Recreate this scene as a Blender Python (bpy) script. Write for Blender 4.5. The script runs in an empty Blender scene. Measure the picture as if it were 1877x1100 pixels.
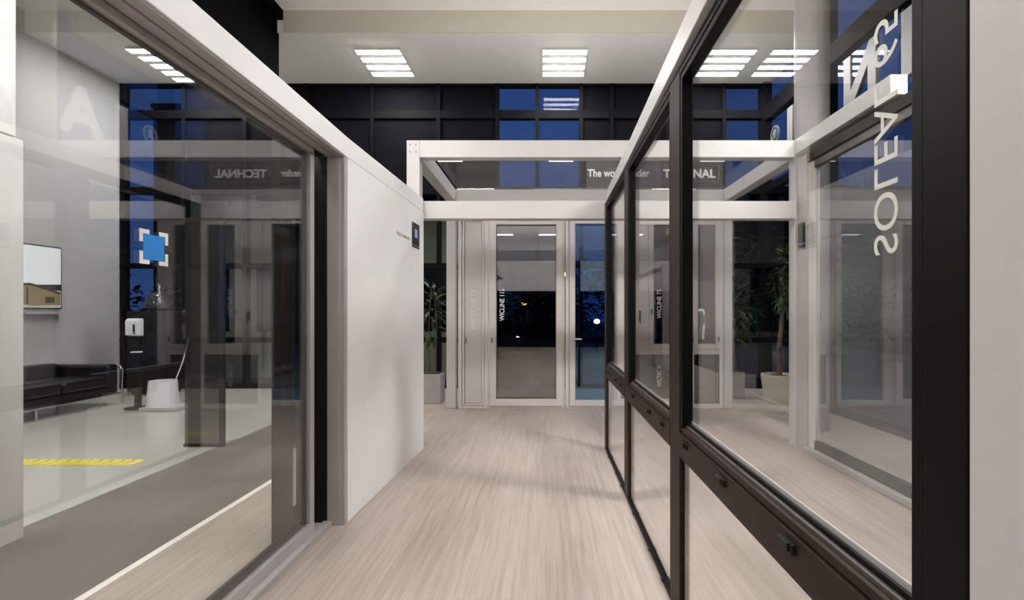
import bpy, bmesh, math, random
from mathutils import Vector, Matrix
random.seed(7)
S = bpy.context.scene
C = S.collection
# ------------------------------------------------------------------ camera, world, exposure
EYE = 1.5
F = 940.0                                  # focal length in pixels of the 1877 x 1100 frame
cam_d = bpy.data.cameras.new('camera'); cam = bpy.data.objects.new('camera', cam_d); C.objects.link(cam)
cam.location = (0, 0, EYE); cam.rotation_euler = (math.pi/2, 0, 0)
cam_d.sensor_fit = 'HORIZONTAL'; cam_d.sensor_width = 36.0; cam_d.lens = 36.0*F/1877
cam_d.shift_x = -(1000-938.5)/1877; cam_d.shift_y = (572-550)/1877
cam_d.clip_start = 0.02; cam_d.clip_end = 300
S.camera = cam
w = bpy.data.worlds.new('dusk'); S.world = w; w.use_nodes = True
nt = w.node_tree; bg = nt.nodes['Background']
tc = nt.nodes.new('ShaderNodeTexCoord'); sp = nt.nodes.new('ShaderNodeSeparateXYZ'); cr = nt.nodes.new('ShaderNodeValToRGB')
nt.links.new(tc.outputs['Generated'], sp.inputs[0]); nt.links.new(sp.outputs['Z'], cr.inputs[0]); nt.links.new(cr.outputs[0], bg.inputs[0])
cr.color_ramp.elements[0].position = 0.0; cr.color_ramp.elements[0].color = (0.05, 0.11, 0.34, 1)
cr.color_ramp.elements[1].position = 0.6; cr.color_ramp.elements[1].color = (0.022, 0.07, 0.25, 1)
bg.inputs[1].default_value = 0.4
S.view_settings.view_transform = 'Standard'; S.view_settings.look = 'None'
S.view_settings.gamma = 1.0; S.view_settings.use_curve_mapping = False
S.view_settings.exposure = 0.7
S.cycles.max_bounces = 14; S.cycles.transparent_max_bounces = 40
S.cycles.glossy_bounces = 6; S.cycles.diffuse_bounces = 6; S.cycles.transmission_bounces = 8
S.cycles.sample_clamp_indirect = 8.0
LAMP = 26.0                                 # strength of the ceiling tubes

# ------------------------------------------------------------------ materials
def lin(c): return tuple(((v/255)/12.92 if v/255 <= .04045 else ((v/255+.055)/1.055)**2.4) for v in c) + (1,)
def pmat(name, rgb, rough=.5, metal=0., var=.05, scale=6., bump=0., spec=.5, stretch=(1,1,1), coat=0.):
    m = bpy.data.materials.new(name); m.use_nodes = True; n = m.node_tree; p = n.nodes['Principled BSDF']
    t = n.nodes.new('ShaderNodeTexCoord'); mp = n.nodes.new('ShaderNodeMapping'); mp.inputs['Scale'].default_value = stretch
    z = n.nodes.new('ShaderNodeTexNoise'); z.inputs['Scale'].default_value = scale; z.inputs['Detail'].default_value = 4
    r = n.nodes.new('ShaderNodeValToRGB'); c = lin(rgb)
    r.color_ramp.elements[0].color = tuple(v*(1-var) for v in c[:3]) + (1,)
    r.color_ramp.elements[1].color = tuple(min(1, v*(1+var)) for v in c[:3]) + (1,)
    r.color_ramp.elements[0].position = .3; r.color_ramp.elements[1].position = .7
    n.links.new(t.outputs['Object'], mp.inputs[0]); n.links.new(mp.outputs[0], z.inputs['Vector'])
    n.links.new(z.outputs['Fac'], r.inputs[0]); n.links.new(r.outputs[0], p.inputs['Base Color'])
    p.inputs['Roughness'].default_value = rough; p.inputs['Metallic'].default_value = metal
    p.inputs['Specular IOR Level'].default_value = spec; p.inputs['Coat Weight'].default_value = coat
    if bump:
        b = n.nodes.new('ShaderNodeBump'); b.inputs['Strength'].default_value = bump; b.inputs['Distance'].default_value = .01
        n.links.new(z.outputs['Fac'], b.inputs['Height']); n.links.new(b.outputs[0], p.inputs['Normal'])
    return m
def emat(name, rgb, st, base=.8):
    m = bpy.data.materials.new(name); m.use_nodes = True; n = m.node_tree; p = n.nodes['Principled BSDF']
    p.inputs['Base Color'].default_value = (base,base,base,1); p.inputs['Emission Color'].default_value = lin(rgb); p.inputs['Emission Strength'].default_value = st
    return m
def gmat(name, tint=(1,1,1), f0=.05, rough=0.0, gcol=(1,1,1), graz=1.):
    m = bpy.data.materials.new(name); m.use_nodes = True; n = m.node_tree; n.nodes.remove(n.nodes['Principled BSDF'])
    out = n.nodes['Material Output']; g = n.nodes.new('ShaderNodeNewGeometry')
    d = n.nodes.new('ShaderNodeVectorMath'); d.operation = 'DOT_PRODUCT'
    n.links.new(g.outputs['Incoming'], d.inputs[0]); n.links.new(g.outputs['Normal'], d.inputs[1])
    def M(op, a, b=None):
        q = n.nodes.new('ShaderNodeMath'); q.operation = op
        for i, v in enumerate((a, b)):
            if v is None: continue
            if isinstance(v, (int, float)): q.inputs[i].default_value = v
            else: n.links.new(v, q.inputs[i])
        return q.outputs[0]
    a = M('ABSOLUTE', d.outputs['Value']); k = M('SUBTRACT', 1.0, a); k = M('POWER', k, 5.0)
    k = M('MULTIPLY', k, (1-f0)*graz); k = M('ADD', k, f0); k = M('MINIMUM', k, .95)
    tr = n.nodes.new('ShaderNodeBsdfTransparent'); tr.inputs[0].default_value = tuple(tint)+(1,)
    gl = n.nodes.new('ShaderNodeBsdfGlossy'); gl.inputs['Roughness'].default_value = rough; gl.inputs[0].default_value = tuple(gcol)+(1,)
    mx = n.nodes.new('ShaderNodeMixShader'); n.links.new(k, mx.inputs[0]); n.links.new(tr.outputs[0], mx.inputs[1]); n.links.new(gl.outputs[0], mx.inputs[2])
    n.links.new(mx.outputs[0], out.inputs[0]); return m
def wood():
    m = bpy.data.materials.new('pale wood floor'); m.use_nodes = True; n = m.node_tree; p = n.nodes['Principled BSDF']
    t = n.nodes.new('ShaderNodeTexCoord')
    def noise(sc, scale, det=5):
        mp = n.nodes.new('ShaderNodeMapping'); mp.inputs['Scale'].default_value = sc
        z = n.nodes.new('ShaderNodeTexNoise'); z.inputs['Scale'].default_value = scale; z.inputs['Detail'].default_value = det
        n.links.new(t.outputs['Object'], mp.inputs[0]); n.links.new(mp.outputs[0], z.inputs['Vector']); return z
    a = noise((16, .55, 1), 2.2); b = noise((70, 1.1, 1), 2.0); c = noise((1.6, .5, 1), 1.0, 3)
    mp = n.nodes.new('ShaderNodeMapping'); mp.inputs['Rotation'].default_value = (0,0,math.pi/2); n.links.new(t.outputs['Object'], mp.inputs[0])
    br = n.nodes.new('ShaderNodeTexBrick'); br.inputs['Scale'].default_value = 1; br.inputs['Brick Width'].default_value = 1.25; br.inputs['Row Height'].default_value = .24
    br.inputs['Mortar Size'].default_value = .0015; br.inputs['Color1'].default_value = (.47,.47,.47,1); br.inputs['Color2'].default_value = (.53,.53,.53,1); br.inputs['Mortar'].default_value = (.40,.40,.40,1)
    n.links.new(mp.outputs[0], br.inputs[0])
    def mix(f, x, y):
        q = n.nodes.new('ShaderNodeMix'); q.data_type = 'RGBA'; q.inputs[0].default_value = f
        n.links.new(x, q.inputs[6]); n.links.new(y, q.inputs[7]); return q.outputs[2]
    v = mix(.45, a.outputs['Fac'], b.outputs['Fac']); v = mix(.34, v, c.outputs['Fac']); v = mix(.25, v, br.outputs[0])
    r = n.nodes.new('ShaderNodeValToRGB'); n.links.new(v, r.inputs[0])
    e = r.color_ramp.elements; e[0].position = .34; e[0].color = lin((130,115,106)); e[1].position = .64; e[1].color = lin((188,176,166))
    k = e.new(.48); k.color = lin((162,150,140))
    n.links.new(r.outputs[0], p.inputs['Base Color']); p.inputs['Roughness'].default_value = .42; p.inputs['Specular IOR Level'].default_value = .4
    bp = n.nodes.new('ShaderNodeBump'); bp.inputs['Strength'].default_value = .05; bp.inputs['Distance'].default_value = .003
    n.links.new(v, bp.inputs['Height']); n.links.new(bp.outputs[0], p.inputs['Normal'])
    return m
M_wood = wood()
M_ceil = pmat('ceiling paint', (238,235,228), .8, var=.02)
M_white = pmat('white powder coat', (192,189,186), .38, var=.02)
M_wall = pmat('white wall paint', (236,234,231), .55, var=.02, scale=2)
M_pillar = pmat('white gloss panel', (206,204,202), .2, var=.015)
M_frame = pmat('white window profile', (206,199,194), .35, var=.02)
M_panel = pmat('light grey infill panel', (198,191,189), .4, var=.02)
M_grey = pmat('anodised grey profile', (172,167,164), .4, .1, var=.04)
M_grey2 = pmat('dark anodised grey profile', (95,89,84), .42, .3, var=.04)
M_black = pmat('black bronze powder coat', (14,12,11), .5, var=.08, spec=.12)
M_bronze = pmat('bronze powder coat', (46,35,28), .5, var=.06, spec=.15)
M_deep = pmat('black rubber', (14,13,12), .6, var=.1)
M_dark = pmat('matt black cladding', (8,7,7), .85, var=.15, scale=2, spec=.05)
M_span = pmat('dark spandrel panel', (7,6,13), .8, var=.25, scale=1.5, spec=.1)
M_mull = pmat('black mullion', (9,9,12), .7, var=.1, spec=.1)
M_gwall = pmat('light grey plaster', (192,190,188), .6, var=.03, scale=1.5)
M_screed = pmat('pale screed', (186,186,178), .22, var=.05, scale=1.2)
M_carpet = pmat('grey floor covering', (92,88,80), .55, var=.13, scale=2.2, stretch=(2.5,.6,1))
M_trim = pmat('white trim', (240,236,228), .4, var=.01)
M_leather = pmat('black leather', (18,18,21), .33, var=.2, scale=30, bump=.15)
M_chrome = pmat('chrome', (215,213,210), .14, 1.0, var=.02)
M_plast = pmat('white plastic', (235,235,238), .3, var=.01)
M_bplast = pmat('black plastic', (15,15,17), .4, var=.1)
M_yellow = pmat('yellow tape', (232,212,70), .5, var=.1, scale=20)
M_letter = pmat('silver letter face', (158,155,151), .45, var=.03)
M_text = pmat('white vinyl lettering', (224,221,212), .5, var=.01)
M_dtext = pmat('grey print', (110,105,102), .5, var=.02)
M_ftext = pmat('pale grey print', (226,223,220), .5, var=.01)
M_blue = pmat('blue vinyl', (40,130,205), .4, var=.02)
M_sign = pmat('dark brown sign board', (48,40,38), .6, var=.1)
M_pot = pmat('cream planter', (205,198,180), .6, var=.05)
M_gpot = pmat('grey fibre planter', (165,160,156), .6, var=.08)
M_soil = pmat('potting soil', (70,52,42), .9, var=.4, scale=40)
M_bark = pmat('bark', (96,78,58), .85, var=.3, scale=20, bump=.4)
M_leaf = pmat('green leaves', (58,98,40), .45, var=.3, scale=8)
M_leafm = pmat('mid green leaves', (46,72,36), .5, var=.3, scale=8)
M_leafd = pmat('dark leaves', (40,62,34), .55, var=.35, scale=3)
M_column = pmat('grey column paint', (138,133,131), .5, var=.02)
M_beige = pmat('beige facade', (150,142,112), .8, var=.08, scale=1)
M_asph = pmat('asphalt', (40,40,42), .55, var=.25, scale=4)
M_tube = emat('lamp diffuser', (254,252,252), LAMP*1.7)
M_up = emat('upper fill diffuser', (254,251,251), LAMP*.6)
M_down = emat('lower fill diffuser', (254,251,251), LAMP*2.4)
M_down3 = emat('bright lower fill diffuser', (254,251,251), LAMP*4.2)
M_down2 = emat('dimmed lower fill diffuser', (254,251,251), LAMP*.3)
M_fill = emat('fill uplight diffuser', (254,251,251), LAMP*4.4)
M_up3 = emat('faint upper fill diffuser', (254,251,251), LAMP*.08)
M_up2 = emat('dimmed upper fill diffuser', (254,251,251), LAMP*.35)
M_small = emat('small lamp diffuser', (255,250,240), 2.2)
M_bulb = emat('street light', (255,250,240), 30)
M_amber = emat('amber street light', (255,170,60), 14)
M_scr = emat('screen image sky', (236,236,240), .6, .05)
M_scr2 = emat('screen image roof', (40,28,22), .1, .05)
M_scr3 = emat('screen image wall', (190,160,100), .25, .05)
M_scr4 = emat('screen image ground', (225,222,220), .35, .05)
G_clear = gmat('clear glass', (.985,.99,.987), .04)
G_left = gmat('sliding door glass', (.91,.92,.91), .09)
G_low = gmat('soft reflecting glass', (.92,.95,.97), .004, graz=.6)
G_dark = gmat('solar control glass', (.40,.40,.38), .22)
G_bluet = gmat('blue tinted glass', (.42,.62,.78), .13, gcol=(.75,.9,1))
G_roof = gmat('roof glass', (.93,.94,.95), .03, graz=.28)

# ------------------------------------------------------------------ mesh helpers
ORG = {}
class B:
    def __init__(s): s.b = bmesh.new()
    def box(s, x0, x1, y0, y1, z0, z1):
        v = [s.b.verts.new((x, y, z)) for x in (x0, x1) for y in (y0, y1) for z in (z0, z1)]
        for f in ((0,1,3,2),(4,6,7,5),(0,4,5,1),(2,3,7,6),(0,2,6,4),(1,5,7,3)): s.b.faces.new([v[i] for i in f])
        return s
    def prism(s, pts, z0, z1):                    # polygon in plan, extruded upwards
        a = [s.b.verts.new((x, y, z0)) for x, y in pts]; c = [s.b.verts.new((x, y, z1)) for x, y in pts]
        s.b.faces.new(a[::-1]); s.b.faces.new(c)
        for i in range(len(pts)): j = (i+1) % len(pts); s.b.faces.new([a[i], a[j], c[j], c[i]])
        return s
    def sect(s, pts, axis, a0, a1):               # polygon (u,z) extruded along 'x' or 'y'
        P = (lambda u, z, t: (t, u, z)) if axis == 'x' else (lambda u, z, t: (u, t, z))
        a = [s.b.verts.new(P(u, z, a0)) for u, z in pts]; c = [s.b.verts.new(P(u, z, a1)) for u, z in pts]
        s.b.faces.new(a[::-1]); s.b.faces.new(c)
        for i in range(len(pts)): j = (i+1) % len(pts); s.b.faces.new([a[i], a[j], c[j], c[i]])
        return s
    def lathe(s, prof, cx, cy, n=32):
        rings = []
        for r, z in prof: rings.append([s.b.verts.new((cx+r*math.cos(2*math.pi*k/n), cy+r*math.sin(2*math.pi*k/n), z)) for k in range(n)])
        for A, D in zip(rings, rings[1:]):
            for k in range(n): s.b.faces.new([A[k], A[(k+1)%n], D[(k+1)%n], D[k]])
        s.b.faces.new(rings[0][::-1]); s.b.faces.new(rings[-1]); return s
    def tube(s, pts, r, n=10, r1=None):
        pts = [Vector(p) for p in pts]; rings = []; N = len(pts)
        for i, p in enumerate(pts):
            t = (pts[min(i+1, N-1)]-pts[max(i-1, 0)]).normalized()
            u = t.cross(Vector((0,0,1))); u = u.normalized() if u.length > 1e-3 else Vector((1,0,0)); q = t.cross(u).normalized()
            rr = r if r1 is None else r+(r1-r)*i/(N-1)
            rings.append([s.b.verts.new(p+(u*math.cos(2*math.pi*k/n)+q*math.sin(2*math.pi*k/n))*rr) for k in range(n)])
        for A, D in zip(rings, rings[1:]):
            for k in range(n): s.b.faces.new([A[k], A[(k+1)%n], D[(k+1)%n], D[k]])
        s.b.faces.new(rings[0][::-1]); s.b.faces.new(rings[-1]); return s
    def leaf(s, p, d, L, W, up=(0,0,1)):
        d = Vector(d).normalized(); side = d.cross(Vector(up)); side = side.normalized() if side.length > .01 else Vector((1,0,0))
        nn = side.cross(d); p = Vector(p)
        pts = [p, p+d*L*.35+side*W*.5+nn*L*.04, p+d*L*.7+side*W*.38, p+d*L-nn*L*.12, p+d*L*.7-side*W*.38, p+d*L*.35-side*W*.5+nn*L*.04]
        v = [s.b.verts.new(q) for q in pts]; s.b.faces.new([v[0],v[1],v[2],v[3]]); s.b.faces.new([v[0],v[3],v[4],v[5]]); return s
    def build(s, name, mat, parent=None, bevel=0, smooth=False, origin=None):
        bmesh.ops.recalc_face_normals(s.b, faces=s.b.faces[:])
        if parent is None:
            if origin is None:
                xs = [v.co.x for v in s.b.verts]; ys = [v.co.y for v in s.b.verts]; zs = [v.co.z for v in s.b.verts]
                origin = ((min(xs)+max(xs))/2, (min(ys)+max(ys))/2, min(zs))
            o3 = Vector(origin)
        else: o3 = ORG[parent.name]
        for v in s.b.verts: v.co -= o3
        me = bpy.data.meshes.new(name); s.b.to_mesh(me); s.b.free(); me.materials.append(mat)
        o = bpy.data.objects.new(name, me); C.objects.link(o); ORG[o.name] = o3
        if parent is None: o.location = o3
        else: o.parent = parent
        if bevel:
            md = o.modifiers.new('bevel', 'BEVEL'); md.width = bevel; md.segments = 2; md.limit_method = 'ANGLE'
        if smooth:
            for p in me.polygons: p.use_smooth = True
            try: me.set_sharp_from_angle(angle=math.radians(40))
            except Exception: pass
        return o
def tag(o, label, cat, group=None):
    o['label'] = label; o['category'] = cat
    if group: o['group'] = group
    return o
def thing(name, label, cat, loc, group=None):
    o = bpy.data.objects.new(name, None); C.objects.link(o); o.location = loc; o.empty_display_size = .1
    ORG[o.name] = Vector(loc); return tag(o, label, cat, group)
def struct(o): o['kind'] = 'structure'; return o
def sroot(name, loc):
    o = bpy.data.objects.new(name, None); C.objects.link(o); o.location = loc; ORG[o.name] = Vector(loc); o['kind'] = 'structure'; return o
def bx(name, mat, dims, parent=None, bevel=0): return B().box(*dims).build(name, mat, parent, bevel)
def copy_tree(o, parent=None):
    c = o.copy(); C.objects.link(c)
    if parent is not None: c.parent = parent
    for ch in list(o.children): copy_tree(ch, c)
    return c
def lettering(name, s, mat, parent, org, xd, yd, cap=None, length=None, depth=.002, bold=0., label=None, spacing=1.):
    cu = bpy.data.curves.new('t', 'FONT'); cu.body = s; cu.extrude = .5; cu.offset = bold; cu.space_character = spacing
    ob = bpy.data.objects.new('t', cu); C.objects.link(ob); dg = bpy.context.evaluated_depsgraph_get()
    me = bpy.data.meshes.new_from_object(ob.evaluated_get(dg)); bpy.data.objects.remove(ob); bpy.data.curves.remove(cu)
    xs = [v.co.x for v in me.vertices]; ys = [v.co.y for v in me.vertices]
    x0, x1, y0, y1 = min(xs), max(xs), min(ys), max(ys)
    sy = cap/(y1-y0) if cap else length/(x1-x0); sx = length/(x1-x0) if length else sy
    xd = Vector(xd); yd = Vector(yd); zd = xd.cross(yd); org = Vector(org)
    o3 = ORG[parent.name] if parent else org
    for v in me.vertices:
        v.co = org + xd*((v.co.x-x0)*sx) + yd*((v.co.y-y0)*sy) + zd*(v.co.z*depth) - o3
    me.name = name; me.materials.clear(); me.materials.append(mat)
    o = bpy.data.objects.new(name, me); C.objects.link(o)
    ORG[o.name] = o3
    if parent: o.parent = parent
    else: o.location = org
    if label: o['label'] = label
    return o
Xp, Yp, Zp = (1,0,0), (0,1,0), (0,0,1); Xn, Yn = (-1,0,0), (0,-1,0)

# ------------------------------------------------------------------ room shell
XL, XR, YB, YF = -8.35, 4.3, 10.1, -6.0
CL, CU, YS = 5.98, 6.33, 8.22               # low ceiling, high ceiling, where the step is
fl = struct(bx('floor', M_wood, (-2.40, XR+.1, YF, YB+.1, -.15, 0)))
f2 = struct(bx('floor_strip', M_carpet, (-3.65, -2.45, YF, YB+.1, -.15, -.002)))
f3 = struct(bx('floor_screed', M_screed, (XL, -3.65, YF, YB+.1, -.15, -.003)))
tr = struct(bx('trim_1', M_trim, (-2.45, -2.40, YF, YB+.1, -.15, .006)))
struct(bx('ceiling', M_ceil, (XL-.1, XR+.1, YF, YS, CU, CU+.15)))
struct(bx('ceiling_soffit', M_ceil, (XL-.1, XR+.1, YS, YB+.1, CL, CU+.15)))
M_fascia = pmat('shade-toned fascia', (196,190,176), .8, var=.02)
struct(bx('trim_3', M_fascia, (-4.2, XR, YS-.012, YS-.001, CL+.0, CU)))  # added board, greyed to stand in for shade on the step face
struct(bx('wall_left', M_gwall, (XL-.15, XL, YF, YB, -.15, CU)))
struct(bx('wall_back', M_wall, (XL, XR, YF-.15, YF, 2.4, CU)))
struct(bx('ceiling_duct', M_dark, (-4.75, -4.3, YF, YS+.05, 5.3, CU)))
lip = struct(bx('trim_2', M_dark, (-4.32, -4.2, YF, YS+.0, 6.18, CU)))

# glazed wall at the far end
def curtain(name, axis, c, u0, u1, uprights, transoms, panes, spandrels, z1):
    r = sroot(name, ((u0+u1)/2, c, 0) if axis == 'x' else (c, (u0+u1)/2, 0))
    def bb(a0, a1, d0, d1, z0, zz): return (a0, a1, c+d0, c+d1, z0, zz) if axis == 'x' else (c+d0, c+d1, a0, a1, z0, zz)
    for u in uprights: bx('upright', M_mull, bb(u-.035, u+.035, -.06, .1, 0, z1), r)
    for z0, zz in transoms: bx('transom', M_mull, bb(u0, u1, -.05, .09, z0, zz), r)
    for a0, a1, z0, zz in panes: bx('glass_pane', G_low, bb(a0, a1, .02, .03, z0, zz), r)
    for a0, a1, z0, zz in spandrels: bx('spandrel_panel', M_span, bb(a0, a1, 0, .05, z0, zz), r)
    return r
ups = [-8.3, -7.1, -5.9, -4.7, -3.4, -2.1, -.95, -.165, .70, 1.3, 2.4, 3.5, 4.26]
tz = [(0,.08), (.90,1.0), (2.36,2.46), (3.82,3.95), (5.30,5.46), (5.93,5.98)]
panes = []; span = []
for a, b in zip(ups, ups[1:]):
    panes.append((a, b, 0, 3.85))
    if (a, b) in ((-.95,-.165), (-.165,.70), (3.5,4.26), (-8.3,-7.1)): panes.append((a, b, 3.85, CL))
    else: span.append((a, b, 3.85, CL))
curtain('window_1', 'x', YB, XL, XR, ups, tz, panes, span, CL)
upr = [-5.9, -4.4, -1.4, 1.6, 4.6, 7.75, 10.0]
tz2 = [(0,.08), (.90,1.0), (2.36,2.46), (3.82,3.95), (5.20,5.50), (6.2,6.33)]
curtain('window_2', 'y', XR, YF, YB, upr, tz2, [(YF, YB, 0, CU)], [], CU)

ub = [XL+.04, -6.5, -4.6, -2.7, -.8, 1.1, 3.0, 4.26]
curtain('window_3', 'x', YF-.08, XL, XR, ub, [(0,.08), (1.0,1.08), (2.3,2.4)], [(XL, XR, 0, 2.35)], [], 2.4)
# ------------------------------------------------------------------ ceiling lamps and added fill lights
def lamp(label, x, y, zc, n=4):
    t = thing('ceiling_light', label, 'light', (x, y, zc-.06))
    h = B()
    for k in range(n):
        yy = y-.41+k*.27
        B().box(x-.38, x+.38, yy-.075, yy+.075, zc-.05, zc-.001).build('lamp_housing', M_white, t)
        B().box(x-.375, x+.375, yy-.070, yy+.070, zc-.054, zc-.050).build('lamp_tube', M_tube, t)
    return t
for x, who in ((-2.85, 'white four-tube ceiling light at far left, nearest the black duct'), (.33, 'white four-tube ceiling light above the middle of the corridor'), (3.2, 'white four-tube ceiling light seen through the black glazed screen')):
    lamp(who, x, 9.16, CL)
lamp('white five-tube ceiling light over the lounge, seen through the sliding door', -6.7, 9.12, CL, 5)
first = None
for y in (3.1, -1.2, -4.6):  # suspended lights added out of view to brighten the room
    for x in (-6.3, -1.9, .33, 3.2):
        if first is None:
            z = 4.6
            t = thing('fill_pendant', 'white suspended light over the lounge, nearest the far windows', 'light', (x, y, z), 'added fill lights out of view')
            bx('body', M_white, (x-.62, x+.62, y-.20, y+.20, z, z+.06), t, .004)
            bx('upper_diffuser', M_up3, (x-.60, x+.60, y-.18, y+.18, z+.06, z+.064), t)
            bx('lower_diffuser', M_down, (x-.60, x+.60, y-.18, y+.18, z-.004, z), t)
            B().tube([(x-.5,y,z+.06),(x-.5,y,CU)], .004, 6).build('cable', M_chrome, t); B().tube([(x+.5,y,z+.06),(x+.5,y,CU)], .004, 6).build('cable', M_chrome, t)
            first = t
        else:
            t = copy_tree(first); t.location = (x, y, 4.6)
            for ch in t.children:
                if ch.name.startswith('upper_diffuser'): ch.data = ch.data.copy(); ch.data.materials[0] = M_up
        t['label'] = 'added white suspended fill light over %s, %s' % ({-6.3: 'the lounge', -1.9: 'the left aisle', .33: 'the corridor', 3.2: 'the right bay'}[x], {3.1: 'nearest the far windows', -1.2: 'in the middle row', -4.6: 'in the rear row'}[y])
        if x == .33:
            for ch in t.children:
                if ch.name.startswith('lower_diffuser'): ch.data = ch.data.copy(); ch.data.materials[0] = M_down2
        for ch in t.children:
            if ch.name.startswith('upper_diffuser') and (y > 3 or x < -6): ch.data = ch.data.copy(); ch.data.materials[0] = M_up3 if x < -6 else M_up2
            if ch.name.startswith('lower_diffuser') and y > 3 and x == 3.2: ch.data = ch.data.copy(); ch.data.materials[0] = M_down3
            if ch.name.startswith('lower_diffuser') and y < 3: ch.data = ch.data.copy(); ch.data.materials[0] = M_down2

# column
tag(B().lathe([(.205,0),(.205,CU)], 3.42, 6.59, 40).build('round_column', M_column, smooth=True), 'round grey column rising to the ceiling behind the white frame', 'column')
t = thing('tall_cabinet', 'tall glossy white cabinet at the left edge, seen through the sliding door', 'cabinet', (-3.9, 2.4, 0))
bx('lower_panel', M_pillar, (-4.25, -3.47, 1.3, 3.41, 0, 2.64), t, .004)
bx('upper_panel', M_pillar, (-4.25, -3.50, 1.3, 3.39, 2.66, 5.2), t, .004)

# ------------------------------------------------------------------ left partition and sliding door
wl = B().prism([(-1.41,3.66), (-1.34,5.64), (-1.50,5.64), (-1.56,3.66)], 0, 2.60).build('partition_wall', M_wall, bevel=.004)
tag(wl, 'low white partition wall on the left between sliding door and frame post', 'wall')
be = B().prism([(-1.41,-1.2), (-1.41,3.66), (-1.34,5.62), (-1.50,5.62), (-1.60,3.66), (-1.60,-1.2)], 2.602, 2.745).build('overhead_beam', M_wall, bevel=.004)
tag(be, 'white beam running above the grey sliding door and the partition wall', 'beam')
sd = thing('sliding_door', 'grey framed glass sliding door with a blue square logo on its glass', 'door', (-1.6, 1.5, 0))
jb = B().box(-1.535, -1.445, 3.60, 3.655, 0, 2.60).box(-1.445, -1.415, 3.61, 3.66, 0, 2.60).build('jamb', M_grey, sd, bevel=.003)
B().box(-1.72, -1.537, 3.605, 3.66, 0, 2.59).build('jamb_return', M_deep, sd)
tk = B().box(-1.56, -1.50, -1.2, 3.60, 0, .035).box(-1.72, -1.565, -1.2, 3.60, 0, .022).build('bottom_track', M_grey, sd, bevel=.003)
B().box(-1.63, -1.562, -1.2, 3.39, .024, .028).build('track_groove', M_deep, sd)
hd = B().box(-1.475, -1.42, -1.2, 3.60, 2.592, 2.6).box(-1.54, -1.482, -1.2, 3.60, 2.588, 2.6).build('head_track', M_grey, sd, bevel=.002)
B().box(-1.60, -1.54, -1.2, 3.60, 2.592, 2.6).build('head_groove', M_deep, sd)
sa = B().box(-1.60, -1.545, -1.2, 3.40, .036, .10).box(-1.60, -1.545, -1.2, 3.40, 2.557, 2.592).box(-1.60, -1.55, 3.38, 3.44, .036, 2.592).build('sash', M_grey, sd, bevel=.003)
B().box(-1.575, -1.567, -1.2, 3.385, .10, 2.557).build('glass_pane', G_left, sa)
B().box(-1.598, -1.578, -1.2, 3.385, .10, .15).box(-1.598, -1.578, -1.2, 3.385, 2.546, 2.557).box(-1.598,-1.578,3.33,3.385,.10,2.557).build('glazing_gasket', M_deep, sa)
s2 = B().box(-1.69, -1.63, 3.16, 3.30, .03, 2.565).box(-1.69, -1.63, 3.30, 3.6, .03, .12).box(-1.69, -1.63, 3.30, 3.6, 2.45, 2.53).build('rear_sash', M_bronze, sd, bevel=.003)
B().box(-1.70, -1.64, 3.36, 3.60, .12, 2.45).build('pocket_lining', M_deep, sd)
B().box(-1.64, -1.632, 3.50, 3.515, .16, 2.35).build('brush_seal', M_grey2, sd)
B().box(-1.628, -1.618, 3.30, 3.325, .25, .62).build('edge_strip', M_trim, sd)
# blue logo with corner brackets
xg = -1.5655
lg = B().box(xg, xg+.001, 1.995, 2.105, 1.706, 1.806)
lg.build('logo', M_blue, sd)
br = B()
for sy in (0, 1):
    for sz in (0, 1):
        y0 = 1.975 if sy == 0 else 2.125; z0 = 1.688 if sz == 0 else 1.824; dy = .05 if sy == 0 else -.05; dz = .05 if sz == 0 else -.05
        q = .017
        def bb(a, b, c, d): br.box(xg+.0012, xg+.002, min(a,b), max(a,b), min(c,d), max(c,d))
        bb(y0, y0+dy, z0, z0+(q if dz > 0 else -q)); bb(y0, y0+(q if dy > 0 else -q), z0+(q if dz > 0 else -q), z0+dz)
br.build('logo_bracket', M_text, sd)
lettering('lettering', 'TECHNAL', M_text, sd, (xg+.002, 2.07, 1.535), Zp, Yp, cap=.012, length=.08, depth=.001)

sg = thing('smoked_glass_panel', 'grey smoked glass panel with a dark post standing in the lounge behind the sliding door', 'panel', (-3.8, 5.72, 0))
bx('glass', gmat('smoked glass', (.42,.41,.39), .06), (-4.02, -3.63, 5.715, 5.727, .03, 2.5), sg)
bx('post', M_deep, (-3.63, -3.58, 5.70, 5.74, 0, 2.55), sg, .003)
bx('bottom_rail', M_bronze, (-4.03, -3.63, 5.705, 5.737, 0, .03), sg)
bx('top_rail', M_bronze, (-4.03, -3.63, 5.705, 5.737, 2.5, 2.55), sg)
pl = thing('wall_plaque', 'small black plaque with pale blue emblem at the far end of the partition wall', 'sign', (-1.345, 5.33, 2.15))
B().prism([(-1.352,5.20), (-1.343,5.46), (-1.350,5.46), (-1.362,5.20)], 2.19, 2.42).build('plate', M_bplast, pl)
B().prism([(-1.346,5.28), (-1.3425,5.38), (-1.349,5.38), (-1.355,5.28)], 2.27, 2.36).build('emblem', pmat('pale blue print', (150,165,225), .5), pl)
B().prism([(-1.352,5.20), (-1.343,5.46), (-1.350,5.46), (-1.362,5.20)], 2.165, 2.182).build('lower_strip', M_bplast, pl)
dd = Vector((.07,1.98,0)).normalized()
lettering('lettering', 'TECHNAL', M_dtext, pl, (-1.3712, 4.72, 2.215), dd, Zp, cap=.03, length=.42, depth=.002)

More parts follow.
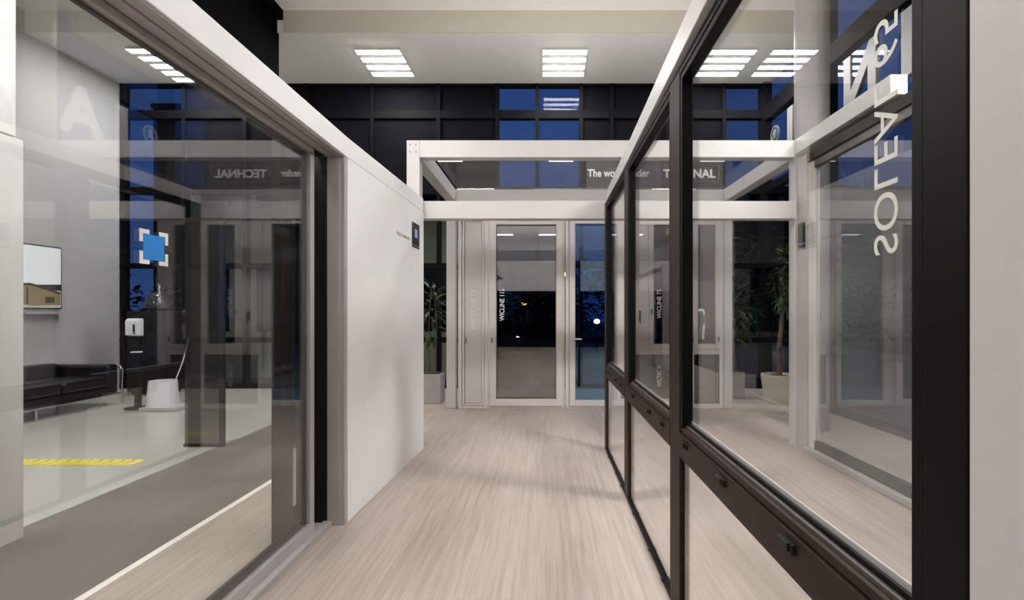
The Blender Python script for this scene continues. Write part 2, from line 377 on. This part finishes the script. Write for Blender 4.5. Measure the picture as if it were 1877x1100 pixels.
# ------------------------------------------------------------------ white pergola frame
P0, P1 = -1.545, -1.40       # left posts
Q0, Q1 = 2.77, 2.91          # right posts
YA, YD = 5.70, 7.97
pg = thing('pergola_frame', 'white steel pergola frame standing in front of the display windows', 'frame', (.7, 6.9, 0))
for (a, b) in ((P0,P1), (Q0,Q1)):
    bx('post', M_white, (a, b, YA, YA+.14, 0, 3.41), pg, .004)
    bx('post', M_white, (a, b, YD+.02, YD+.16, 0, 3.41), pg, .004)
bx('front_beam', M_white, (P1, Q0, YA, YA+.14, 3.22, 3.41), pg, .004)
bx('rear_beam', M_white, (P1, Q0, YD+.02, YD+.16, 3.22, 3.41), pg, .004)
bx('side_beam', M_white, (P0, P1, YA+.14, YD+.02, 3.22, 3.41), pg, .004)
bx('side_beam', M_white, (Q0, Q1, YA+.14, YD+.02, 3.22, 3.41), pg, .004)
bx('side_beam', M_white, (Q0, Q1, 4.12, YA, 3.25, 3.41), pg, .004)
bx('lower_beam', M_white, (P1, Q0, YA-.045, YA+.10, 2.53, 2.725), pg, .004)
B().box(-1.38, 2.77, 5.75, 8.0, 3.415, 3.425).build('roof_glass', G_roof, pg)
for dx in (.025, .09):
    for z in (3.28, 3.36): B().tube([(P0+dx+.015, YA-.004, z), (P0+dx+.015, YA+.002, z)], .007, 10).build('screw', M_grey2, pg)
for k in range(3):  # uplights added out of sight behind the beam to brighten the ceiling
    x = -1.1+k*1.35
    u = thing('fill_uplight', 'slim fill uplight added on top of the front pergola beam, %s' % ('at its left end', 'at its middle', 'at its right end')[k], 'light', (x+.55, 5.80, 3.41), 'added fill uplights on the pergola beam')
    bx('housing', M_white, (x, x+1.15, 5.765, 5.825, 3.411, 3.428), u)
    bx('diffuser', M_fill, (x+.01, x+1.14, 5.77, 5.82, 3.428, 3.432), u)
# small lamps at the far wall
for x in (-1.85, .30):
    l = thing('linear_lamp', 'slim white linear lamp glowing at the %s of the far wall above the pergola' % ('left' if x < 0 else 'middle'), 'light', (x, 9.95, 4.40), 'slim lamps at far wall')
    bx('diffuser', M_small, (x-.24, x+.24, 9.93, 9.98, 4.42, 4.49), l, .015)
    bx('bracket', M_mull, (x-.03, x+.03, 9.98, 10.06, 4.43, 4.47), l)

# ------------------------------------------------------------------ display windows at the end of the corridor
YW = YD + .03
def knob(par, x, z, y=YW-.05):
    B().tube([(x, y+.02, z), (x, y-.03, z)], .012, 10).tube([(x, y-.032, z-.028), (x, y-.032, z+.045)], .013, 10).build('knob', M_chrome, par, smooth=True)
def lever(par, x, z, y=YW-.05, d=1, down=False):
    b = B().box(x-.015, x+.015, y-.005, y+.01, z-.09, z+.07)
    if down: b.tube([(x,y,z+.03),(x,y-.05,z+.03),(x,y-.055,z+.01),(x,y-.055,z-.13)], .012, 10)
    else: b.tube([(x,y,z+.03),(x,y-.05,z+.03),(x+.02*d,y-.055,z+.03),(x+.13*d,y-.055,z+.03)], .011, 10)
    b.build('handle', M_chrome, par, smooth=True)
def hollow(b, x0, x1, y0, y1, z0, z1, w, wb=None, wt=None):
    wb = wb or w; wt = wt or w
    return b.box(x0, x0+w, y0, y1, z0, z1).box(x1-w, x1, y0, y1, z0, z1).box(x0+w, x1-w, y0, y1, z0, z0+wb).box(x0+w, x1-w, y0, y1, z1-wt, z1)
ZT = 3.0
# unit 1: narrow opaque vent
u = thing('vent_window', 'narrow white window with opaque grey infill panel, leftmost of the row', 'window', (-1.08, YW, 0))
hollow(B(), -1.36, -.90, YW-.03, YW+.06, 0, ZT, .055, .05).build('frame', M_frame, u, .004)
hollow(B(), -1.29, -.955, YW-.05, YW+.03, .055, ZT-.06, .03, .03).build('sash', M_frame, u, .004)
bx('infill_panel', M_panel, (-1.26, -.985, YW-.02, YW+.01, .085, ZT-.09), u)
B().box(-1.262,-1.255,YW-.024,YW-.018,.085,ZT-.09).box(-.99,-.983,YW-.024,YW-.018,.085,ZT-.09).box(-1.26,-.985,YW-.024,YW-.018,.083,.09).build('gasket', M_grey2, u)
knob(u, -1.235, 1.05)
lettering('lettering', 'WICSTYLE 75', M_ftext, u, (-1.09, YW-.022, 1.22), Zp, Xn, cap=.07, length=.62)
# unit 2: big sash with text
u = thing('tall_window', 'tall white window with a single dark pane reading WICLINE 115', 'window', (-.31, YW, 0))
hollow(B(), -.90, .30, YW-.03, YW+.06, 0, ZT, .045, .04).build('frame', M_frame, u, .004)
hollow(B(), -.87, .27, YW-.06, YW+.03, .04, ZT-.04, .105, .115).build('sash', M_frame, u, .006)
bx('glass_pane', G_dark, (-.77, .17, YW-.022, YW-.012, .15, ZT-.13), u)
hollow(B(), -.768, .168, YW-.055, YW-.03, .152, ZT-.14, .012).build('gasket', M_grey2, u)
knob(u, -.83, 1.05)
lettering('lettering', 'WICLINE 115', M_text, u, (-.64, YW-.026, 1.36), Zp, Xn, cap=.075, length=.50, bold=.02)
# unit 3: door with blue glass
u = thing('glazed_door', 'white glazed door with blue tinted glass and lever handle beside the black screen', 'door', (.85, YW, 0))
hollow(B(), .31, 1.26, YW-.03, YW+.06, 0, ZT, .055, .04).build('frame', M_frame, u, .004)
hollow(B(), .37, 1.20, YW-.06, YW+.03, .04, ZT-.04, .09, .09).build('sash', M_frame, u, .006)
bx('glass_pane', G_bluet, (.455, 1.115, YW-.022, YW-.012, .12, ZT-.13), u)
lever(u, .43, 1.05)
# unit 4 and 5: sashes over fixed lights
def unit(label, x0, x1, xs0, xs1, txt, down):
    u = thing('casement_window', label, 'window', ((x0+x1)/2, YW, 0))
    b = hollow(B(), x0, x1, YW-.03, YW+.06, 0, ZT, .06, .07).box(x0+.06, x1-.06, YW-.03, YW+.06, .84, .92)
    b.box(x0+.06, xs0-.0, YW-.03, YW+.05, .92, ZT-.06)
    if xs1 < x1-.061: b.box(xs1, x1-.06, YW-.03, YW+.05, .92, ZT-.06)
    b.build('frame', M_frame, u, .004)
    hollow(B(), xs0, xs1, YW-.06, YW+.03, .93, ZT-.07, .075).build('sash', M_frame, u, .005)
    bx('glass_pane', G_dark, (xs0+.07, xs1-.07, YW-.022, YW-.012, 1.0, ZT-.14), u)
    bx('lower_pane', G_dark, (x0+.055, x1-.055, YW-.01, YW, .07, .84), u)
    knob(u, xs0+.035, 1.5) if not down else knob(u, xs1-.035, 1.07)
    if down:
        knob(u, xs0-.02, 1.07)
        B().tube([(2.385,YW-.03,1.53),(2.385,YW-.09,1.53),(2.42,YW-.10,1.53),(2.44,YW-.10,1.50),(2.44,YW-.10,1.30),(2.425,YW-.10,1.08)], .022, 12, .018).build('handle', M_plast, u, smooth=True)
    else: lever(u, xs0-.14, 1.45, down=True)
    for s_, z, L in txt:
        lettering('lettering', s_, M_text, u, (xs0+.20, YW-.026, z), Zp, Xn, cap=.07, length=L, bold=.015)
    return u
unit('white casement window with WICLINE 75 lettering over a lower pane', 1.27, 2.24, 1.60, 2.19, [('WICLINE 75', 1.40, .45), ('WICTEC 50', .34, .34)], False)
unit('white casement window with long white lever handle, rightmost of the row', 2.25, 2.765, 2.29, 2.71, [], True)
# header closing the unit row
tag(bx('header_rail', M_frame, (P1+.005, Q0-.005, YW-.02, YW+.08, 3.005, 3.215), None, .003), 'white header rail between the display windows and the rear pergola beam', 'rail')

# ------------------------------------------------------------------ black glazed screen on the right
X0, X1 = .65, .700
bs = thing('glazed_screen', 'long black framed glazed screen with a middle rail along the right of the corridor', 'partition', (.69, 3.2, 0))
mull = [(5.50, 5.64), (4.05, 4.23), (2.49, 2.68), (.79, .885)]
for a, b in mull: bx('upright', M_black if a < 1 else M_bronze, (X0, X1, a, b, 0, 2.69), bs, .003)
ZR0, ZR1 = .80, .915
for (a1, b1), (a0, b0) in zip(mull, mull[1:]):
    y0, y1 = b0, a1
    bx('top_rail', M_black, (X0, X1, y0, y1, 2.65, 2.69), bs, .003)
    bx('middle_rail', M_bronze, (X0-.003, X1, y0, y1, ZR0, ZR1), bs, .003)
    bx('bottom_rail', M_black, (X0, X0+.03, y0, y1, 0, .035), bs, .003)
    f = B()
    xa, xb = X0+.004, X1+.006
    for q in ((y0+.003, y0+.033, ZR1+.005, 2.648), (y1-.033, y1-.003, ZR1+.005, 2.648)): f.box(xa, xb, *q)
    f.box(xa, xb, y0+.033, y1-.033, 2.618, 2.648)
    sh = f.build('sash', M_black, bs, bevel=.003)
    B().box(xa, .672, y0+.033, y1-.033, ZR1+.005, ZR1+.030).build('sash_rail', M_bronze, sh, .003)
    B().box(.672, .684, y0+.033, y1-.033, ZR1+.005, ZR1+.040).build('rail_lip', M_grey2, sh, .002)
    B().box(.684, .693, y0+.033, y1-.033, ZR1+.005, ZR1+.052).build('rail_back', M_black, sh)
    B().box(.694, .699, y0+.03, y1-.03, ZR1+.05, 2.62).build('glass_pane', G_clear, sh)
    B().box(.6995, .7045, y0+.034, y1-.034, ZR1+.030, ZR1+.062).build('glazing_bead', M_white, sh)
    B().box(.664, .672, y0, y1, .035, ZR0).build('lower_pane', G_clear, bs)
    for fy in (.12, .38, .80) if y0 > 1 else (.30, .62, .93):
        yy = y0+(y1-y0)*fy
        B().box(X0-.022, X0-.003, yy-.030, yy+.030, ZR1-.040, ZR1-.018).box(X0-.014, X0-.003, yy-.040, yy-.030, ZR1-.046, ZR1-.020).build('latch', M_deep, bs, bevel=.002)
        B().box(X0-.010, X0, yy-.02, yy+.02, .012, .026).build('latch', M_deep, bs, bevel=.002)
lettering('lettering', 'SOLEAL 65', M_text, bs, (.6935, 1.082, 1.618), Zp, Yn, cap=.073, length=.483, depth=.001, bold=-.0)
rb = B().prism([(.602, .79), (.668, 5.642), (.76, 5.642), (.76, .79)], 2.695, 2.825).build('overhead_beam', M_white, bevel=.004)
tag(rb, 'white beam running along the top of the black glazed screen', 'beam')
rw = bx('wall_right', pmat('pale grey wall paint', (200,195,192), .55, var=.02, scale=2), (.652, .80, -3.0, .788, 0, 3.0)); struct(rw)

# grey framed door further right
gd = thing('framed_glass_door', 'grey framed glass sliding door under the right side beam, reading UNICITY', 'door', (2.85, 4.2, 0))
xa, xb = 2.80, 2.90
B().box(xa, xb, 5.50, 5.69, 0, 3.2).box(xa, xb, 2.4, 2.5, 0, 3.2).box(xa-.04, xb, 2.5, 5.5, 0, .06).build('frame', M_grey, gd, .004)
B().box(xa, xb, 2.5, 5.5, 3.1, 3.2).build('head', M_bronze, gd, .004)
B().box(xa+.02, xb-.02, 5.38, 5.50, .06, 3.1).build('sash_stile', M_frame, gd, .004)
B().box(xa+.02, xb-.02, 2.5, 5.38, .06, .15).box(xa+.02, xb-.02, 2.5, 5.38, 3.02, 3.1).build('sash_rail', M_grey2, gd, .004)
B().box(xa+.045, xa+.053, 2.5, 5.38, .15, 3.02).build('glass_pane', gmat('hazy display glass', (.80,.81,.82), .13), gd)
lettering('lettering', 'UNICITY', M_text, gd, (xa+.018, 5.41, 1.60), Zp, Yp, cap=.07, length=.34, depth=.002)
bp = thing('door_plaque', 'small black plaque on the grey door frame behind the white post', 'sign', (2.79, 5.62, 2.2))
bx('plate', M_bplast, (2.785, 2.798, 5.53, 5.66, 2.25, 2.47), bp)
bx('lower_strip', M_bplast, (2.785, 2.798, 5.53, 5.66, 2.20, 2.235), bp)

# ------------------------------------------------------------------ sign board and large letters
sb = thing('sign_board', 'dark sign board high on the far wall reading TECHNAL in white', 'sign', (2.1, 10.0, 3.85))
bx('board', M_sign, (.80, 3.45, 9.99, 10.03, 3.88, 4.75), sb)
lettering('lettering', 'The world leader', M_text, sb, (.82, 9.985, 4.13), Xp, Zp, cap=.15, length=1.2, depth=.006, bold=.02)
lettering('lettering', 'TECHNAL', M_text, sb, (2.29, 9.985, 4.11), Xp, Zp, cap=.17, length=1.02, depth=.006, bold=.03)
hollow(B(), 2.20, 3.38, 9.983, 9.988, 4.03, 4.36, .008).build('border', M_dtext, sb)
for ch, yc, wd in (('H', 5.85, .72), ('N', 7.05, .72), ('A', 8.25, .86), ('L', 9.22, .55)):
    o = lettering('sign_letter', ch, M_letter, None, (4.335, yc-wd/2, 4.32), Yp, Zp, cap=.80, length=wd, depth=.06, bold=.035)
    tag(o, 'large silver letter %s of the sign outside the right window wall' % ch, 'letter', 'large letters of the window sign')
rg = thing('registered_mark', 'small ringed R mark at the end of the large window letters', 'letter', (4.335, 9.55, 4.4))
ring = B()
n = 28
for k in range(n):
    a0, a1 = 2*math.pi*k/n, 2*math.pi*(k+1)/n
    ring.b.faces.new([ring.b.verts.new((4.335, 9.72+r*math.cos(a), 4.86+r*math.sin(a))) for r, a in ((.17,a0),(.17,a1),(.14,a1),(.14,a0))])
bmesh.ops.remove_doubles(ring.b, verts=ring.b.verts[:], dist=1e-4)
r_ = bmesh.ops.extrude_face_region(ring.b, geom=ring.b.faces[:])
for v in [q for q in r_['geom'] if isinstance(q, bmesh.types.BMVert)]: v.co.x += .03
ring.build('ring', M_letter, rg)
lettering('lettering', 'R', M_letter, rg, (4.335, 9.65, 4.78), Yp, Zp, cap=.17, length=.13, depth=.03, bold=.02)

# ------------------------------------------------------------------ lounge on the left
so = thing('leather_sofa', 'black leather sofa with chrome tube frame against the grey wall', 'sofa', (-7.5, 7.4, 0))
sx0, sx1, sy0, sy1 = -8.05, -6.98, 5.6, 8.45
bx('base', M_leather, (sx0+.03, sx1-.03, sy0+.05, sy1-.05, .14, .30), so, .03)
L = (sy1-sy0-.44)/3
for k in range(3): bx('seat_cushion', M_leather, (sx0+.28, sx1-.01, sy0+.22+k*L+.005, sy0+.22+(k+1)*L-.005, .30, .47), so, .045)
for k in range(3): bx('back_cushion', M_leather, (sx0+.02, sx0+.27, sy0+.22+k*L+.005, sy0+.22+(k+1)*L-.005, .30, .68), so, .05)
for y in (sy0+.02, sy1-.22): bx('armrest', M_leather, (sx0+.02, sx1-.04, y, y+.20, .16, .65), so, .04)
fr = B()
fr.tube([(sx1, sy0, .17), (sx1, sy1, .17)], .018); fr.tube([(sx0, sy1, .17), (sx1, sy1, .17)], .018); fr.tube([(sx0, sy0, .17), (sx1, sy0, .17)], .018)
for y in (sy0, sy1):
    fr.tube([(sx1, y, .02), (sx1, y, .56), (sx1-.02, y, .60), (sx0, y, .60)], .018)
    fr.tube([(sx0, y, .02), (sx0, y, .60)], .018)
fr.tube([(sx1, (sy0+sy1)/2, .0), (sx1, (sy0+sy1)/2, .17)], .015)
for y in (sy0, sy1):
    for x in (sx0, sx1): fr.tube([(x, y, 0), (x, y, .03)], .022)
fr.build('chrome_frame', M_chrome, so, smooth=True)
tv = thing('wall_screen', 'wall screen showing a white sky above a timber house', 'screen', (-8.3, 8.0, 1.5))
bx('casing', M_bplast, (-8.345, -8.30, 7.2, 8.80, 1.55, 2.60), tv, .004)
bx('picture_sky', M_scr, (-8.30, -8.296, 7.22, 8.78, 1.95, 2.58), tv)
bx('picture_ground', M_scr4, (-8.30, -8.296, 7.22, 8.78, 1.57, 1.95), tv)
B().sect([(7.22,1.90), (8.78,1.86), (8.78,1.97), (8.3,1.94), (7.9,2.0), (7.22,1.98)], 'x', -8.296, -8.292).build('picture_trees', M_scr2, tv)
B().sect([(7.3,1.86), (8.25,1.93), (8.76,1.80), (8.76,1.62), (8.3,1.60), (7.3,1.72)], 'x', -8.292, -8.288).build('picture_house', M_scr3, tv)
B().box(-8.288, -8.285, 8.5, 8.65, 1.65, 1.75).box(-8.288, -8.285, 8.19, 8.21, 1.62, 1.90).sect([(7.3,1.86),(8.25,1.93),(8.76,1.80),(8.76,1.83),(8.25,1.97),(7.3,1.90)], 'x', -8.288, -8.285).build('picture_roof', M_scr2, tv)
tag(bx('wall_shelf', M_white, (-8.345, -8.15, 8.05, 8.80, 1.47, 1.49)), 'thin white shelf below the wall screen', 'shelf')
# dispenser
dp = thing('sanitizer_stand', 'black stand with a white hand sanitizer dispenser beside the sofa', 'dispenser', (-6.36, 8.0, 0))
B().lathe([(.17,0),(.17,.012),(.15,.02)], -6.36, 8.0, 28).build('base_plate', M_bplast, dp, smooth=True)
bx('pole', M_bplast, (-6.41, -6.32, 7.99, 8.03, .02, 1.45), dp, .004)
b = B().sect([(7.87,1.14),(7.985,1.12),(7.985,1.40),(7.90,1.40),(7.865,1.36)], 'x', -6.46, -6.25); b.build('dispenser_body', M_plast, dp, .018)
B().sect([(7.862,1.19),(7.866,1.19),(7.866,1.31),(7.862,1.31)], 'x', -6.33, -6.30).box(-6.33,-6.29,7.863,7.867,1.165,1.18).build('level_window', M_bplast, dp)
bx('drip_tray', M_plast, (-6.40, -6.28, 7.9, 8.0, .87, .89), dp, .005)
wb = thing('waste_bin', 'white tapered bin standing on a low white plinth', 'bin', (-5.93, 7.95, 0))
bx('plinth', M_white, (-6.15, -5.60, 7.75, 8.15, 0, .05), wb, .004)
b = B(); b.lathe([(.215,.05),(.185,.44),(.165,.44),(.18,.08)], -5.93, 7.95, 4 if False else 32); b.build('bin_body', M_plast, wb, smooth=True)
cb = B().tube([(-5.78,8.0,.42),(-5.72,8.02,.60),(-5.69,8.04,.72),(-5.65,8.05,.88),(-5.62,8.05,1.0),(-5.60,8.05,1.10)], .009, 6)
cb.build('cord', M_plast, wb, smooth=True)
bc = thing('black_cabinet', 'tall black cabinet in the corner behind the sofa', 'cabinet', (-7.15, 9.5, 0))
bx('body', M_bplast, (-7.55, -6.85, 9.25, 9.75, .05, 1.52), bc, .005); bx('plinth', M_bplast, (-7.5, -6.9, 9.3, 9.7, 0, .05), bc)
bx('door', M_bplast, (-7.53, -6.87, 9.235, 9.25, .08, 1.49), bc, .003)
dm = thing('dome_lamp', 'dark glossy dome lamp on top of the black cabinet', 'lamp', (-7.2, 9.5, 1.52))
B().lathe([(.19,1.56),(.188,1.62),(.17,1.72),(.13,1.80),(.07,1.85),(.02,1.87)], -7.2, 9.5, 28).build('shade', pmat('smoked gloss', (50,50,54), .08, var=.05), dm, smooth=True)
B().lathe([(.10,1.52),(.10,1.54),(.03,1.56)], -7.2, 9.5, 20).build('base', M_bplast, dm)
# yellow floor marking
ym = B()
for k in range(18):
    x = -6.0+k*.108
    ym.prism([(x,5.02),(x+.085,5.02),(x+.125,5.12),(x+.085,5.22),(x,5.22),(x+.04,5.12)], -.003, .003)
tag(ym.build('floor_marking', M_yellow), 'yellow chevron marking strip stuck on the pale screed floor', 'tape')

# ------------------------------------------------------------------ plants
def foliage(b, c, R, n, L, W, flat=1.):
    for _ in range(n):
        d = Vector((random.gauss(0,1), random.gauss(0,1), random.gauss(0,1))).normalized(); p = Vector(c)+Vector((d.x*R[0], d.y*R[1], d.z*R[2]))*random.random()**.4
        q = Vector((d.x, d.y, d.z*.4-.2+random.uniform(-.4,.4))); b.leaf(p, q, L*random.uniform(.6,1.2), W)
t = thing('potted_tree', 'leafy green tree in a large round cream pot by the right corner', 'plant', (3.88, 8.5, 0))
B().lathe([(.20,0),(.25,.1),(.29,.43),(.29,.47),(.25,.47),(.25,.42)], 3.88, 8.5, 36).build('pot', M_pot, t, smooth=True)
B().lathe([(.245,.40),(.245,.43),(.1,.45)], 3.88, 8.5, 24).build('soil', M_soil, t)
B().tube([(3.88,8.5,.42),(3.88,8.52,.9),(3.93,8.5,1.5),(3.90,8.52,2.2)], .05, 10, .02).tube([(3.92,8.5,1.4),(3.8,8.45,1.75),(3.72,8.4,2.1)], .02, 8, .01).build('trunk', M_bark, t, smooth=True)
b = B(); foliage(b, (3.94,8.3,2.0), (.26,.30,.55), 420, .16, .05); b.build('foliage', M_leafm, t)
def box_plant(label, x, y, wd, h, hh, n, mat):
    t = thing('box_planter', label, 'plant', (x, y, 0))
    B().prism([(x-wd/2,y-wd/2),(x+wd/2,y-wd/2),(x+wd/2,y+wd/2),(x-wd/2,y+wd/2)], 0, h).build('pot', M_gpot, t, .01)
    bx('soil', M_soil, (x-wd/2+.02, x+wd/2-.02, y-wd/2+.02, y+wd/2-.02, h-.01, h+.01), t)
    b = B()
    for q in (-.05, .04): b.tube([(x+q,y,h),(x+q*1.5,y+.02,h+hh*.5),(x+q*.5,y,h+hh)], .014, 8, .006)
    b.build('stem', M_bark, t, smooth=True)
    b = B(); foliage(b, (x, y, h+hh*.72), (.22,.22,hh*.36), n, .24, .06); b.build('foliage', mat, t)
box_plant('grey box planter with a leafy shrub left of the display windows', -1.88, 8.55, .34, .48, 1.45, 90, M_leafm)
box_plant('grey box planter with a thin shrub in the right corner', 3.28, 9.0, .32, .46, 1.3, 40, M_leafd)

# ------------------------------------------------------------------ outside
struct(bx('ground', M_asph, (-60, 60, 10.4, 90, -.35, -.2)))
struct(bx('ground_behind', M_asph, (-60, 4.5, -60, YF-.4, -.35, -.2)))
struct(bx('ground_side', M_asph, (4.5, 60, -40, 10.4, -.35, -.2)))
def building(label, x0, x1, y0, y1, h, mat, nx, nz, zf=3.2):
    t = thing('neighbouring_building', label, 'building', ((x0+x1)/2, (y0+y1)/2, -.2))
    bx('wall', mat, (x0, x1, y0, y1, -.2, h), t)
    g = bx('roof_edge', M_mull, (x0-.1, x1+.1, y0-.1, y1+.1, h, h+.3), t)
    st = (x1-x0)/nx
    for i in range(nx):
        for k in range(nz):
            a = x0+st*(i+.25); z = 1+zf*k
            f = bx('window', M_mull, (a, a+st*.5, y0-.03, y0+.02, z, z+1.7), t)
    return t
building('dark apartment block across the street beyond the far window', -26, -9.5, 34, 46, 15, M_dark, 6, 4)
building('beige low building just beyond the far window on the left', -9.2, -2.1, 13.2, 20, 6.5, M_beige, 5, 2)
building('dark office block across the street on the right', 16, 30, 40, 52, 11, M_dark, 5, 3)
building('dark unseen building added behind the viewer to block the sky', -24, 20, -34, -24, 16, M_dark, 8, 4)  # unseen block added to keep blue sky out of the window reflections
def tree(label, x, y, h, r, n=900):
    t = thing('street_tree', label, 'tree', (x, y, -.2))
    B().tube([(x,y,-.2),(x+.1,y,h*.3),(x-.05,y,h*.55),(x,y,h*.8)], .14, 8, .05).build('trunk', M_bark, t, smooth=True)
    b = B()
    for _ in range(6): foliage(b, (x+random.uniform(-.5,.5)*r, y+random.uniform(-.5,.5)*r, h*.66+random.uniform(-.25,.25)*h), (r*.6,r*.6,h*.2), n//6, .34, .16)
    b.build('foliage', M_leafd, t)
tree('dark leafy street tree outside the right corner', 6.6, 15.5, 3.6, 1.5)
tree('wide dark tree outside right of the far window', 9.6, 18.5, 4.2, 2.2)
tree('dark street tree outside behind the tall display window', .4, 17.0, 3.2, 2.0)
tree('dark tree outside beside the right window wall', 8.6, 8.2, 3.0, 1.6)
tree('slim dark tree outside the blue door glass', 2.8, 13.2, 3.0, 1.4)
# hedge row far away closing the horizon
hb = B()
for k in range(60): foliage(hb, (-28+k*1.1+random.uniform(-.4,.4), 30+random.uniform(-1,1), 1.2), (1.0,.8,1.6+random.random()*1.0), 60, .7, .35)
hg = hb.build('hedge', M_leafd); hg['kind'] = 'stuff'; tag(hg, 'long dark hedge of leaves across the street at night', 'hedge')
for i, (x, y, z, mt, lb) in enumerate([(-.3,25,2.4,M_bulb,'left of middle'), (-1.2,22,.35,M_bulb,'lowest left'), (.5,24,.9,M_bulb,'centre, low'), (1.0,26,3.4,M_bulb,'centre, high'), (-1.0,24,1.9,M_amber,'amber one'),
        (2.2,22,1.1,M_bulb,'behind the blue door'), (12.2,27,3.0,M_bulb,'far right'), (14.5,26,2.2,M_bulb,'rightmost'), (-4.0,24,3.0,M_amber,'seen in the left gap')]):
    t = thing('street_lamp', 'small glowing street lamp outside in the dark, %s' % lb, 'street lamp', (x, y, -.2))
    B().tube([(x,y+.1,-.2),(x,y+.1,z+.1)], .04, 8).build('pole', M_mull, t)
    B().lathe([(.03,z-.10),(.12,z-.06),(.13,z+.03),(.05,z+.10)], x, y, 14).build('lamp_head', mt, t, smooth=True)
